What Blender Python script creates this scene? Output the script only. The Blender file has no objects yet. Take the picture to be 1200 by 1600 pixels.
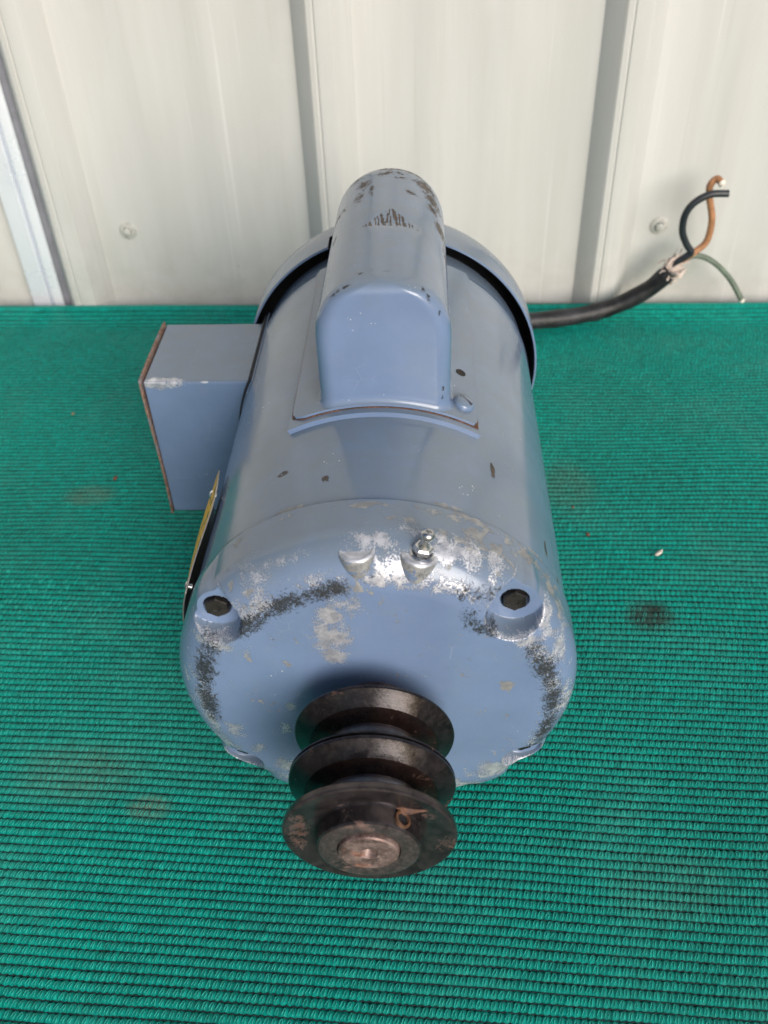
import bpy, bmesh, math, random
import numpy as np
from mathutils import Vector, Matrix, noise as mnoise

S = bpy.context.scene
PI = math.pi
R_ = math.radians
random.seed(4)
rng = np.random.default_rng(7)

# ------------------------------------------------------------------ camera
cam_d = bpy.data.cameras.new('camera')
cam = bpy.data.objects.new('camera', cam_d)
S.collection.objects.link(cam)
cr = Vector((0.99895455, 0.03287457, -0.03176585))
cu = Vector((0.00210655, 0.66103471, 0.75035237))
cf = Vector((-0.04566584, 0.74963483, -0.66027438))
m = Matrix((cr, cu, -cf)).transposed().to_4x4()
m.translation = Vector((0.02076, -0.23468, 0.39861))
cam.matrix_world = m
cam_d.sensor_fit = 'VERTICAL'
cam_d.sensor_height = 36.0
cam_d.lens = 1422.13 / 1600 * 36.0
cam_d.clip_start = 0.01
cam_d.clip_end = 200
cam_d.dof.use_dof = True
cam_d.dof.focus_distance = 0.405
cam_d.dof.aperture_fstop = 12.0
S.camera = cam

# ------------------------------------------------------------------ light
SUN_EL, SUN_AZ = R_(24), R_(155)        # azimuth from +Y towards +X
w = bpy.data.worlds.new('World')
S.world = w
w.use_nodes = True
nt = w.node_tree
bg = nt.nodes['Background']
sky = nt.nodes.new('ShaderNodeTexSky')
sky.sky_type = 'NISHITA'
sky.sun_disc = False
sky.sun_elevation = SUN_EL
sky.sun_rotation = SUN_AZ
sky.air_density = 1.0
sky.dust_density = 3.0
sky.ozone_density = 1.0
nt.links.new(sky.outputs[0], bg.inputs[0])
bg.inputs[1].default_value = 0.075
sl = bpy.data.lights.new('sun', 'SUN')
sl.energy = 2.0
sl.angle = R_(38)
sl.color = (1.0, 0.975, 0.95)
sun = bpy.data.objects.new('sun', sl)
S.collection.objects.link(sun)
d = Vector((math.sin(SUN_AZ) * math.cos(SUN_EL), math.cos(SUN_AZ) * math.cos(SUN_EL), math.sin(SUN_EL)))
sun.rotation_euler = d.to_track_quat('Z', 'Y').to_euler()
S.view_settings.view_transform = 'Standard'
S.view_settings.look = 'None'
S.view_settings.exposure = 0.46
S.view_settings.gamma = 1.0
S.render.engine = 'CYCLES'

# ------------------------------------------------------------------ helpers
H = 0.089          # motor axis height
RS = 0.083         # shell radius


def link_obj(name, me, mat, parent=None, kind=None):
    o = bpy.data.objects.new(name, me)
    S.collection.objects.link(o)
    if mat is not None and len(me.materials) == 0:
        me.materials.append(mat)
    if parent is not None:
        o.parent = parent
        if parent.get('_root'):
            o.location = -parent.location
    if kind:
        o['kind'] = kind
    return o


def tag(o, label, cat, group=None):
    o['label'] = label
    o['category'] = cat
    if group:
        o['group'] = group
    return o


def finish(bm, smooth=True, ang=35):
    me = bpy.data.meshes.new('mesh')
    bmesh.ops.recalc_face_normals(bm, faces=bm.faces)
    bm.to_mesh(me)
    bm.free()
    if smooth:
        me.polygons.foreach_set('use_smooth', [True] * len(me.polygons))
        me.set_sharp_from_angle(angle=R_(ang))
    return me


def grid_mesh(P, closed_u=False, closed_v=False, smooth=True, ang=40, flip=False):
    """P: (nv, nu, 3) array -> quad mesh"""
    nv, nu = P.shape[:2]
    me = bpy.data.meshes.new('mesh')
    idx = np.arange(nv * nu).reshape(nv, nu)
    a = idx
    if closed_u:
        a = np.concatenate([a, a[:, :1]], 1)
    if closed_v:
        a = np.concatenate([a, a[:1]], 0)
    q = np.stack([a[:-1, :-1], a[:-1, 1:], a[1:, 1:], a[1:, :-1]], -1).reshape(-1, 4)
    if flip:
        q = q[:, ::-1]
    set_mesh(me, P.reshape(-1, 3), q, smooth, ang)
    return me


def set_mesh(me, V, F, smooth=True, ang=40):
    n = F.shape[1]
    me.vertices.add(len(V))
    me.vertices.foreach_set('co', np.ascontiguousarray(V, dtype=np.float32).ravel())
    me.loops.add(F.size)
    me.loops.foreach_set('vertex_index', np.ascontiguousarray(F, dtype=np.int32).ravel())
    me.polygons.add(len(F))
    me.polygons.foreach_set('loop_start', np.arange(len(F), dtype=np.int32) * n)
    me.update(calc_edges=True)
    me.validate()
    if smooth:
        me.polygons.foreach_set('use_smooth', np.ones(len(me.polygons), dtype=bool))
        if ang:
            me.set_sharp_from_angle(angle=R_(ang))


def revolve(bm, prof, n=96, origin=(0, 0, H)):
    """profile [(y, r)] turned about the motor axis (Y)"""
    rings = []
    for y, r in prof:
        if r < 1e-6:
            rings.append([bm.verts.new((origin[0], origin[1] + y, origin[2]))])
        else:
            rings.append([bm.verts.new((origin[0] + r * math.sin(2 * PI * k / n), origin[1] + y,
                                        origin[2] + r * math.cos(2 * PI * k / n))) for k in range(n)])
    for a, b in zip(rings[:-1], rings[1:]):
        for k in range(n):
            k2 = (k + 1) % n
            if len(a) == 1:
                bm.faces.new((a[0], b[k], b[k2]))
            elif len(b) == 1:
                bm.faces.new((a[k], b[0], a[k2]))
            else:
                bm.faces.new((a[k], b[k], b[k2], a[k2]))
    return rings


def lathe_axis(bm, prof, base, axis, n=24, hexa=False):
    """profile [(height, r)] about an arbitrary axis"""
    ax = Vector(axis).normalized()
    t = Vector((0, 1, 0)) if abs(ax.y) < 0.9 else Vector((1, 0, 0))
    e1 = ax.cross(t).normalized()
    e2 = ax.cross(e1)
    base = Vector(base)
    rings = []
    for hh, r in prof:
        if r < 1e-7:
            rings.append([bm.verts.new(base + ax * hh)])
        else:
            rings.append([bm.verts.new(base + ax * hh + (e1 * math.cos(2 * PI * k / n) + e2 * math.sin(2 * PI * k / n)) * r)
                          for k in range(n)])
    for a, b in zip(rings[:-1], rings[1:]):
        for k in range(n):
            k2 = (k + 1) % n
            if len(a) == 1 and len(b) == 1:
                continue
            if len(a) == 1:
                bm.faces.new((a[0], b[k], b[k2]))
            elif len(b) == 1:
                bm.faces.new((a[k], b[0], a[k2]))
            else:
                bm.faces.new((a[k], b[k], b[k2], a[k2]))


def spline(pts, n=12):
    P = [Vector(p) for p in pts]
    P = [P[0] * 2 - P[1]] + P + [P[-1] * 2 - P[-2]]
    out = []
    for i in range(1, len(P) - 2):
        for k in range(n):
            t = k / n
            a, b, c, dd = P[i - 1], P[i], P[i + 1], P[i + 2]
            out.append(0.5 * ((2 * b) + (-a + c) * t + (2 * a - 5 * b + 4 * c - dd) * t * t + (-a + 3 * b - 3 * c + dd) * t ** 3))
    out.append(P[-2])
    return out


def tube(bm, pts, r, sides=12, cap=True):
    n = len(pts)
    rad = r if callable(r) else (lambda t: r)
    prev = None
    rings = []
    for i, p in enumerate(pts):
        tg = (pts[min(i + 1, n - 1)] - pts[max(i - 1, 0)]).normalized()
        if prev is None:
            ref = Vector((0, 0, 1)) if abs(tg.z) < 0.9 else Vector((1, 0, 0))
            e = tg.cross(ref).normalized()
        else:
            e = (prev - tg * prev.dot(tg)).normalized()
        prev = e
        f = tg.cross(e)
        rr = rad(i / (n - 1))
        rings.append([bm.verts.new(p + (e * math.cos(2 * PI * k / sides) + f * math.sin(2 * PI * k / sides)) * rr) for k in range(sides)])
    for a, b in zip(rings[:-1], rings[1:]):
        for k in range(sides):
            bm.faces.new((a[k], a[(k + 1) % sides], b[(k + 1) % sides], b[k]))
    if cap:
        bm.faces.new(rings[0][::-1])
        bm.faces.new(rings[-1])


def box_bm(bm, lo, hi, bev=0.0, seg=2):
    lo, hi = Vector(lo), Vector(hi)
    r = bmesh.ops.create_cube(bm, size=1.0)
    for v in r['verts']:
        v.co = Vector([(lo[i] + hi[i]) / 2 + v.co[i] * (hi[i] - lo[i]) for i in range(3)])
    if bev:
        es = list({e for v in r['verts'] for e in v.link_edges})
        bmesh.ops.bevel(bm, geom=es, offset=bev, segments=seg, affect='EDGES', profile=0.5)


def round_box(lo, hi, r, n=40):
    lo, hi = np.array(lo), np.array(hi)
    t = np.linspace(0, 1, n)
    Vs, Fs, off = [], [], 0
    for ax in range(3):
        b, c = [i for i in range(3) if i != ax]
        for side in (0, 1):
            def samp(k):
                L = hi[k] - lo[k]
                u = lo[k] + t * L
                e = np.linspace(0, r, 5)
                return np.unique(np.round(np.concatenate([lo[k] + e, u[(u > lo[k] + r) & (u < hi[k] - r)], hi[k] - e]), 7))
            U, W = np.meshgrid(samp(b), samp(c))
            P = np.zeros(U.shape + (3,))
            P[..., b] = U
            P[..., c] = W
            P[..., ax] = (lo, hi)[side][ax]
            q = np.clip(P, lo + r, hi - r)
            nn = P - q
            nn /= np.linalg.norm(nn, axis=-1, keepdims=True)
            P = q + nn * r
            nv, nu = U.shape
            idx = np.arange(nv * nu).reshape(nv, nu) + off
            f = np.stack([idx[:-1, :-1], idx[:-1, 1:], idx[1:, 1:], idx[1:, :-1]], -1).reshape(-1, 4)
            Vs.append(P.reshape(-1, 3))
            Fs.append(f)
            off += nv * nu
    me = bpy.data.meshes.new('mesh')
    set_mesh(me, np.concatenate(Vs), np.concatenate(Fs), False)
    bm = bmesh.new()
    bm.from_mesh(me)
    bpy.data.meshes.remove(me)
    bmesh.ops.remove_doubles(bm, verts=bm.verts, dist=1e-6)
    return bm


def cyl_patch(bm, th0, th1, y0, y1, r0, r1, nth=48, ny=4, edge=None):
    """curved plate hugging the motor axis: angles in degrees from the top, thickness r0..r1"""
    def pt(th, y, r):
        a = R_(th)
        return bm.verts.new((r * math.sin(a), y, H + r * math.cos(a)))
    ly = []
    for j in range(ny + 1):
        y = y0 + (y1 - y0) * j / ny
        a0, a1 = (edge(y) if edge else (th0, th1))
        ly.append([(pt(a0 + (a1 - a0) * i / nth, y, r0), pt(a0 + (a1 - a0) * i / nth, y, r1)) for i in range(nth + 1)])
    for j in range(ny):
        for i in range(nth):
            a, b, c, e = ly[j][i], ly[j][i + 1], ly[j + 1][i + 1], ly[j + 1][i]
            bm.faces.new((a[1], b[1], c[1], e[1]))
            bm.faces.new((a[0], e[0], c[0], b[0]))
            if j == 0:
                bm.faces.new((a[0], b[0], b[1], a[1]))
            if j == ny - 1:
                bm.faces.new((e[0], e[1], c[1], c[0]))
            if i == 0:
                bm.faces.new((a[0], a[1], e[1], e[0]))
            if i == nth - 1:
                bm.faces.new((b[0], c[0], c[1], b[1]))


# wear zones: stored as a colour attribute that says where paint is gone
def set_zone(me, fn):
    n = len(me.vertices)
    co = np.zeros(n * 3, dtype=np.float32)
    me.vertices.foreach_get('co', co)
    co = co.reshape(-1, 3) * 1000
    z = np.zeros((n, 4), dtype=np.float32)
    fn(co[:, 0], co[:, 1], co[:, 2] - H * 1000, z)
    at = me.color_attributes.new('zone', 'FLOAT_COLOR', 'POINT')
    z = np.clip(z, 0, 1)
    ar = me.attributes.new('rust', 'FLOAT', 'POINT')
    ar.data.foreach_set('value', np.ascontiguousarray(z[:, 3]))
    z[:, 3] = 1
    me.color_attributes['zone'].data.foreach_set('color', z.ravel())


def blob(z, ch, dist2, s):
    np.maximum(z[:, ch], s * np.exp(-dist2), out=z[:, ch])


# ------------------------------------------------------------------ materials
class NG:
    def __init__(self, name):
        self.m = bpy.data.materials.new(name)
        self.m.use_nodes = True
        self.t = self.m.node_tree
        self.b = self.t.nodes['Principled BSDF']
        self.co = self.t.nodes.new('ShaderNodeTexCoord').outputs['Object']

    def n(self, typ, **kw):
        x = self.t.nodes.new(typ)
        for k, v in kw.items():
            setattr(x, k, v)
        return x

    def l(self, a, b):
        self.t.links.new(a, b)

    def val(self, sock, v):
        if isinstance(v, bpy.types.NodeSocket):
            self.l(v, sock)
        else:
            sock.default_value = v

    def math(self, op, a, b=0.0, c=None, clamp=False):
        x = self.n('ShaderNodeMath', operation=op, use_clamp=clamp)
        self.val(x.inputs[0], a)
        self.val(x.inputs[1], b)
        if c is not None:
            self.val(x.inputs[2], c)
        return x.outputs[0]

    def noise(self, scale, detail=4, rough=0.5, dist=0.0, vec=None, color=False):
        x = self.n('ShaderNodeTexNoise')
        x.inputs['Scale'].default_value = scale
        x.inputs['Detail'].default_value = detail
        x.inputs['Roughness'].default_value = rough
        x.inputs['Distortion'].default_value = dist
        self.l(vec if vec is not None else self.co, x.inputs['Vector'])
        return x.outputs['Color' if color else 'Fac']

    def vor(self, scale, feature='F1', vec=None, rand=1.0, out='Distance'):
        x = self.n('ShaderNodeTexVoronoi', feature=feature)
        x.inputs['Scale'].default_value = scale
        x.inputs['Randomness'].default_value = rand
        self.l(vec if vec is not None else self.co, x.inputs['Vector'])
        return x.outputs[out]

    def mapping(self, scale=(1, 1, 1), rot=(0, 0, 0), loc=(0, 0, 0), vec=None):
        x = self.n('ShaderNodeMapping')
        x.inputs['Scale'].default_value = scale
        x.inputs['Rotation'].default_value = rot
        x.inputs['Location'].default_value = loc
        self.l(vec if vec is not None else self.co, x.inputs['Vector'])
        return x.outputs[0]

    def ramp(self, v, lo, hi, a=0.0, b=1.0):
        x = self.n('ShaderNodeMapRange', interpolation_type='SMOOTHSTEP')
        self.val(x.inputs[0], v)
        x.inputs[1].default_value = lo
        x.inputs[2].default_value = hi
        x.inputs[3].default_value = a
        x.inputs[4].default_value = b
        return x.outputs[0]

    def mix(self, f, a, b):
        x = self.n('ShaderNodeMix', data_type='RGBA')
        self.val(x.inputs[0], f)
        for s, v in ((x.inputs[6], a), (x.inputs[7], b)):
            if isinstance(v, bpy.types.NodeSocket):
                self.l(v, s)
            else:
                s.default_value = (*v, 1)
        return x.outputs[2]

    def mixf(self, f, a, b):
        x = self.n('ShaderNodeMix', data_type='FLOAT')
        self.val(x.inputs[0], f)
        self.val(x.inputs[2], a)
        self.val(x.inputs[3], b)
        return x.outputs[0]

    def ellip(self, c, r, rot=0.0):
        """1 inside an ellipsoid fading to 0 outside (object coordinates, metres)"""
        v = self.n('ShaderNodeVectorMath', operation='SUBTRACT')
        self.l(self.co, v.inputs[0])
        v.inputs[1].default_value = c
        vv = v.outputs[0]
        if rot:
            rr = self.n('ShaderNodeVectorRotate', rotation_type='Z_AXIS')
            self.l(vv, rr.inputs['Vector'])
            rr.inputs['Angle'].default_value = rot
            vv = rr.outputs[0]
        dv = self.n('ShaderNodeVectorMath', operation='DIVIDE')
        self.l(vv, dv.inputs[0])
        dv.inputs[1].default_value = r
        ln = self.n('ShaderNodeVectorMath', operation='LENGTH')
        self.l(dv.outputs[0], ln.inputs[0])
        return self.ramp(ln.outputs['Value'], 0.4, 1.2, 1.0, 0.0)

    def bump(self, hgt, dist=0.0002, strength=1.0, prev=None):
        x = self.n('ShaderNodeBump')
        x.inputs['Strength'].default_value = strength
        x.inputs['Distance'].default_value = dist
        self.l(hgt, x.inputs['Height'])
        if prev is not None:
            self.l(prev, x.inputs['Normal'])
        return x.outputs[0]

    def out(self, col=None, rough=None, metal=None, normal=None):
        if col is not None:
            if isinstance(col, bpy.types.NodeSocket):
                self.l(col, self.b.inputs['Base Color'])
            else:
                self.b.inputs['Base Color'].default_value = (*col, 1)
        if rough is not None:
            self.val(self.b.inputs['Roughness'], rough)
        if metal is not None:
            self.val(self.b.inputs['Metallic'], metal)
        if normal is not None:
            self.l(normal, self.b.inputs['Normal'])
        return self.m


def paint_mat(name, base=(0.158, 0.228, 0.372), rough=0.17, chips=1.0, extra=None):
    g = NG(name)
    att = g.n('ShaderNodeAttribute', attribute_name='zone', attribute_type='GEOMETRY')
    sep = g.n('ShaderNodeSeparateColor')
    g.l(att.outputs['Color'], sep.inputs[0])
    zr, zg, zb = sep.outputs
    za = g.n('ShaderNodeAttribute', attribute_name='rust', attribute_type='GEOMETRY').outputs['Fac']
    if extra:
        for ch, c, r in extra:
            e = g.math('MULTIPLY', g.ellip(c, r), 0.62)
            if ch == 0:
                zr = g.math('MAXIMUM', zr, e)
            elif ch == 1:
                zg = g.math('MAXIMUM', zg, e)
            elif ch == 2:
                zb = g.math('MAXIMUM', zb, e)
            else:
                za = g.math('MAXIMUM', za, e)
    n0 = g.noise(28, 4, 0.6)
    n0b = g.noise(260, 5, 0.6)
    col = g.mix(g.ramp(n0, 0.3, 0.7), tuple(c * 0.93 for c in base), tuple(c * 1.07 for c in base))
    col = g.mix(g.math('MULTIPLY', g.ramp(n0b, 0.5, 0.75), 0.05), col, (0.17, 0.215, 0.31))
    # dust film
    nd = g.noise(60, 6, 0.7, 0.4)
    col = g.mix(g.math('MULTIPLY', g.ramp(nd, 0.5, 0.8), 0.2), col, (0.26, 0.28, 0.30))
    def duo(a, b, k=0.5, da=0.6, db=0.3):
        return g.math('ADD', g.math('MULTIPLY', g.noise(a, 5, 0.6, da), (1 - k) * 2.3), g.math('MULTIPLY', g.noise(b, 6, 0.75, db), k * 2.3, -0.65) if False else g.math('MULTIPLY_ADD', g.noise(b, 6, 0.75, db), k * 2.3, -0.65))
    # grey-green tint on faces that look up
    geo = g.n('ShaderNodeNewGeometry')
    nz = g.n('ShaderNodeSeparateXYZ')
    g.l(geo.outputs['Normal'], nz.inputs[0])
    up = g.math('MULTIPLY', g.ramp(nz.outputs[2], 0.15, 0.95), g.ramp(nd, 0.2, 0.7, 0.45, 0.72))
    col = g.mix(up, col, (0.150, 0.182, 0.197))
    n1 = duo(150, 1500, 0.58)
    n2 = duo(330, 1300, 0.5, 2.5, 2.0)
    n3 = duo(170, 900, 0.3)
    n4 = duo(230, 1200, 0.45, 1.5, 1.0)
    n1z = g.ramp(zr, 0.02, 0.12)
    n2z = g.ramp(zg, 0.02, 0.12)
    n3z = g.ramp(zb, 0.02, 0.12)
    ms = g.ramp(g.math('ADD', n1, zr), 0.97, 1.05)
    mb = g.ramp(g.math('ADD', n2, zg), 0.96, 1.12)
    mg = g.ramp(g.math('ADD', n3, zb), 0.97, 1.05)
    mr = g.math('MULTIPLY', g.ramp(g.math('ADD', n4, za), 0.96, 1.03), g.ramp(za, 0.02, 0.12))
    ms = g.math('MULTIPLY', ms, n1z)
    mb = g.math('MULTIPLY', mb, n2z)
    mg = g.math('MULTIPLY', mg, n3z)
    # small scattered chips everywhere
    c1 = g.ramp(g.noise(150, 9, 0.72, 0.3), 0.735 - 0.02 * chips, 0.745 - 0.02 * chips)
    v1 = g.ramp(g.vor(420), 0.10, 0.14, 1.0, 0.0)
    sp = g.math('MULTIPLY', v1, g.ramp(g.noise(38, 3, 0.5), 0.63, 0.69))
    # fine scratches
    sc = g.vor(90, 'DISTANCE_TO_EDGE', vec=g.mapping((1.0, 4.0, 1.6), (0.4, 0.3, 0.9)))
    scm = g.math('MULTIPLY', g.ramp(sc, 0.0, 0.006, 1.0, 0.0), g.ramp(g.noise(45, 3, 0.5), 0.58, 0.66))
    col = g.mix(mg, col, g.mix(g.ramp(n0b, 0.35, 0.65), (0.19, 0.195, 0.20), (0.30, 0.305, 0.305)))
    col = g.mix(ms, col, g.mix(g.ramp(n0b, 0.35, 0.7), (0.42, 0.44, 0.50), (0.74, 0.75, 0.80)))
    col = g.mix(g.math('MULTIPLY', scm, 0.5), col, (0.5, 0.52, 0.55))
    col = g.mix(g.math('MULTIPLY', c1, 0.8), col, (0.13, 0.115, 0.10))
    col = g.mix(sp, col, (0.7, 0.72, 0.75))
    col = g.mix(g.math('MULTIPLY', mb, g.ramp(g.noise(1600, 3, 0.6), 0.56, 0.66, 1.0, 0.6)), col, (0.020, 0.024, 0.028))
    col = g.mix(mr, col, g.mix(g.ramp(n1, 0.42, 0.62), (0.035, 0.031, 0.030), (0.085, 0.060, 0.046)))
    rr = g.mixf(mg, g.mixf(g.ramp(nd, 0.4, 0.7), rough, rough + 0.07), 0.6)
    rr = g.mixf(ms, rr, 0.42)
    rr = g.mixf(g.math('MAXIMUM', mb, mr), rr, 0.7)
    met = g.math('MULTIPLY', ms, g.math('SUBTRACT', 1.0, g.math('MAXIMUM', mb, mr)))
    met = g.math('MULTIPLY', met, 0.55)
    dep = g.math('MAXIMUM', g.math('MAXIMUM', mg, ms), g.math('MAXIMUM', mb, mr))
    b = g.bump(g.noise(55, 2, 0.4), 0.0006, 0.25)
    b = g.bump(g.noise(1400, 2, 0.5), 0.00003, 0.3, b)
    inv = g.math('SUBTRACT', 1.0, dep)
    b = g.bump(inv, 0.00012, 0.7, b)
    g.b.inputs['Coat Weight'].default_value = 0.25
    g.b.inputs['Coat Roughness'].default_value = 0.12
    return g.out(col, rr, met, b)


def metal_mat(name, c0, c1, rough=0.35, metal=0.9, rust=0.0, rustcol=(0.16, 0.07, 0.035), scale=200, tangential=True, bumpd=0.00008, extra=None, turned=False, speck=0.12):
    g = NG(name)
    n = g.noise(scale, 7, 0.65, 0.3)
    col = g.mix(g.ramp(n, 0.35, 0.65), c0, c1)
    n2 = g.noise(90, 8, 0.7, 0.5)
    m = g.ramp(n2, 0.66 - rust * 0.3, 0.72 - rust * 0.3)
    n2s = g.math('ADD', g.math('MULTIPLY', g.noise(190, 5, 0.6, 0.8), 1.1), g.math('MULTIPLY_ADD', g.noise(1100, 4, 0.7), 1.2, -0.65))
    if extra:
        for c, r in extra:
            e = g.math('MULTIPLY', g.ellip(c, r), 0.52)
            m = g.math('MAXIMUM', m, g.ramp(g.math('ADD', n2s, e), 0.92, 1.15, 0.0, 0.9))
    n3 = g.noise(500, 5, 0.7)
    col = g.mix(m, col, g.mix(g.ramp(n3, 0.35, 0.65), tuple(c * 0.6 for c in rustcol), tuple(c * 1.5 for c in rustcol)))
    # dusty speckles
    col = g.mix(g.math('MULTIPLY', g.ramp(g.noise(900, 4, 0.8), 0.54, 0.68), speck), col, tuple(min(1, c * 3 + 0.05) for c in c1))
    rr = g.mixf(m, g.ramp(n, 0.3, 0.7, rough - 0.08, rough + 0.12), 0.75)
    b = g.bump(n3, bumpd, 0.8)
    if turned:
        sx = g.n('ShaderNodeSeparateXYZ')
        g.l(g.co, sx.inputs[0])
        dz = g.math('SUBTRACT', sx.outputs[2], H)
        rad = g.math('SQRT', g.math('ADD', g.math('MULTIPLY', sx.outputs[0], sx.outputs[0]), g.math('MULTIPLY', dz, dz)))
        pol = g.math('MULTIPLY', g.ramp(rad, 0.0172, 0.0182, 1, 0), g.ramp(sx.outputs[1], -0.058, -0.0565))
        col = g.mix(pol, col, (0.30, 0.29, 0.28))
        rr = g.mixf(pol, rr, 0.22)
        brn = g.math('MULTIPLY', g.math('MULTIPLY', g.ramp(rad, 0.0245, 0.0262, 1, 0), g.ramp(sx.outputs[1], -0.058, -0.056)), g.ramp(n2, 0.35, 0.6))
        col = g.mix(g.math('MULTIPLY', brn, 0.6), col, (0.075, 0.040, 0.030))
        ff_ = g.math('MULTIPLY', g.ramp(sx.outputs[1], -0.0600, -0.0606), g.ramp(g.noise(130, 6, 0.7, 0.5), 0.3, 0.75, 0.1, 0.85))
        col = g.mix(g.math('MULTIPLY', ff_, 0.8), col, (0.105, 0.090, 0.090))
        cb_ = g.n('ShaderNodeCombineXYZ')
        g.l(rad, cb_.inputs[0])
        g.l(sx.outputs[1], cb_.inputs[1])
        b = g.bump(g.noise(3200, 3, 0.6, vec=cb_.outputs[0]), 0.00005, 0.6, b)
    return g.out(col, rr, g.mixf(m, metal, 0.1), b)


def plain_mat(name, c, rough=0.5, metal=0.0, var=0.15, scale=150, bumpd=0.0001, sub=0.0):
    g = NG(name)
    n = g.noise(scale, 6, 0.65)
    col = g.mix(g.ramp(n, 0.3, 0.7), tuple(x * (1 - var) for x in c), tuple(min(1, x * (1 + var)) for x in c))
    if sub:
        g.b.inputs['Subsurface Weight'].default_value = sub
        g.b.inputs['Subsurface Radius'].default_value = (0.001, 0.001, 0.001)
    return g.out(col, rough, metal, g.bump(g.noise(scale * 3, 4, 0.6), bumpd, 0.6))


M_paint = paint_mat('blue_grey_enamel')
M_shell = paint_mat('shell_enamel', extra=[(3, (0.0760, 0.030, H + 0.033), (0.0024, 0.0088, 0.0029)),
                                           (3, (0.0710, 0.043, H + 0.043), (0.0015, 0.0075, 0.0018)),
                                           (3, (-0.019, 0.044, H + 0.081), (0.0024, 0.0035, 0.0036)),
                                           (3, (0.049, 0.066, H + 0.067), (0.0018, 0.0075, 0.0029)),
                                           (3, (-0.038, 0.056, H + 0.0735), (0.0037, 0.0022, 0.0036)),
                                           (2, (-0.032, 0.0305, H + 0.0765), (0.011, 0.0024, 0.008)),
                                           (2, (0.03, 0.031, H + 0.0775), (0.016, 0.002, 0.006)),
                                           (2, (-0.058, 0.0305, H + 0.0595), (0.010, 0.002, 0.012)),
                                           (2, (0.0665, 0.031, H + 0.049), (0.010, 0.002, 0.014))])
M_box = paint_mat('box_enamel', extra=[(0, (-0.124, 0.1824, H + 0.0365), (0.018, 0.0065, 0.0065)),
                                       (0, (-0.100, 0.1824, H + 0.0365), (0.0035, 0.0010, 0.0012)),
                                       (0, (-0.134, 0.1824, H + 0.0365), (0.004, 0.004, 0.004))])
M_lid = metal_mat('rusty_lid_edge', (0.15, 0.13, 0.14), (0.24, 0.21, 0.22), 0.6, 0.0, 0.75, (0.22, 0.135, 0.10))
M_gasket = plain_mat('dark_gasket', (0.018, 0.02, 0.024), 0.7)
M_black = plain_mat('inner_black', (0.012, 0.013, 0.016), 0.6)
M_pulley = metal_mat('oily_dark_steel', (0.016, 0.014, 0.016), (0.040, 0.034, 0.036), 0.15, 0.6, 0.14, (0.085, 0.042, 0.03), 260, turned=True,
                     extra=[((0.030, -0.062, H - 0.006), (0.008, 0.006, 0.010)), ((0.0305, -0.043, H - 0.012), (0.005, 0.004, 0.010)),
                            ((0.021, -0.0635, H + 0.014), (0.005, 0.003, 0.004)), ((0.020, -0.052, H + 0.013), (0.008, 0.004, 0.006)),
                            ((0.004, -0.040, H + 0.021), (0.016, 0.006, 0.006)), ((-0.026, -0.064, H + 0.002), (0.006, 0.004, 0.018))])
M_hubface = metal_mat('worn_hub_face', (0.022, 0.02, 0.022), (0.10, 0.08, 0.075), 0.42, 0.5, 0.25, (0.13, 0.075, 0.06), 420, turned=True, speck=0.45)
M_shaft = metal_mat('rusty_shaft_end', (0.12, 0.075, 0.068), (0.30, 0.22, 0.20), 0.45, 0.5, 0.35, (0.17, 0.085, 0.06), 170, speck=0.3)
M_bolt = metal_mat('black_oxide_bolt', (0.022, 0.02, 0.019), (0.05, 0.045, 0.04), 0.22, 0.5, -1.0, (0.08, 0.06, 0.03), 120, speck=0.0)
M_zinc = metal_mat('zinc_fitting', (0.45, 0.45, 0.45), (0.72, 0.72, 0.72), 0.22, 1.0, 0.12, (0.22, 0.12, 0.06), 300)
M_brass = metal_mat('rusty_brass_ring', (0.13, 0.07, 0.045), (0.26, 0.15, 0.09), 0.4, 0.5, 0.3, (0.22, 0.09, 0.03), 300)
M_rust = metal_mat('rusty_foot', (0.13, 0.12, 0.12), (0.22, 0.20, 0.19), 0.6, 0.2, 0.6, (0.2, 0.10, 0.06), 200)
M_cable = plain_mat('black_rubber', (0.016, 0.016, 0.019), 0.5, 0, 0.9, 60, 0.0012)
M_wblack = plain_mat('black_insulation', (0.02, 0.024, 0.03), 0.4, 0, 0.2)
M_wtan = plain_mat('tan_insulation', (0.40, 0.19, 0.09), 0.5, 0, 0.25)
M_wgreen = plain_mat('green_insulation', (0.13, 0.165, 0.125), 0.6, 0, 0.25)
M_wire_tip = plain_mat('stripped_white_tip', (0.75, 0.70, 0.62), 0.6)
M_jute = plain_mat('jute_filler', (0.60, 0.50, 0.44), 0.9, 0, 0.2, 300, 0.0003)
M_galv = metal_mat('galvanised_steel', (0.80, 0.84, 0.90), (0.83, 0.865, 0.92), 0.30, 0.25, -1.3, scale=16)

# nameplate: yellow with dark print
g = NG('yellow_nameplate')
n = g.noise(500, 3, 0.5, vec=g.mapping((1, 0.25, 1)))
col = g.mix(g.ramp(n, 0.56, 0.6), (0.80, 0.42, 0.015), (0.10, 0.07, 0.02))
M_plate = g.out(col, 0.4)
M_plate_edge = plain_mat('plate_aluminium', (0.45, 0.42, 0.38), 0.4, 0.5)

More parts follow.
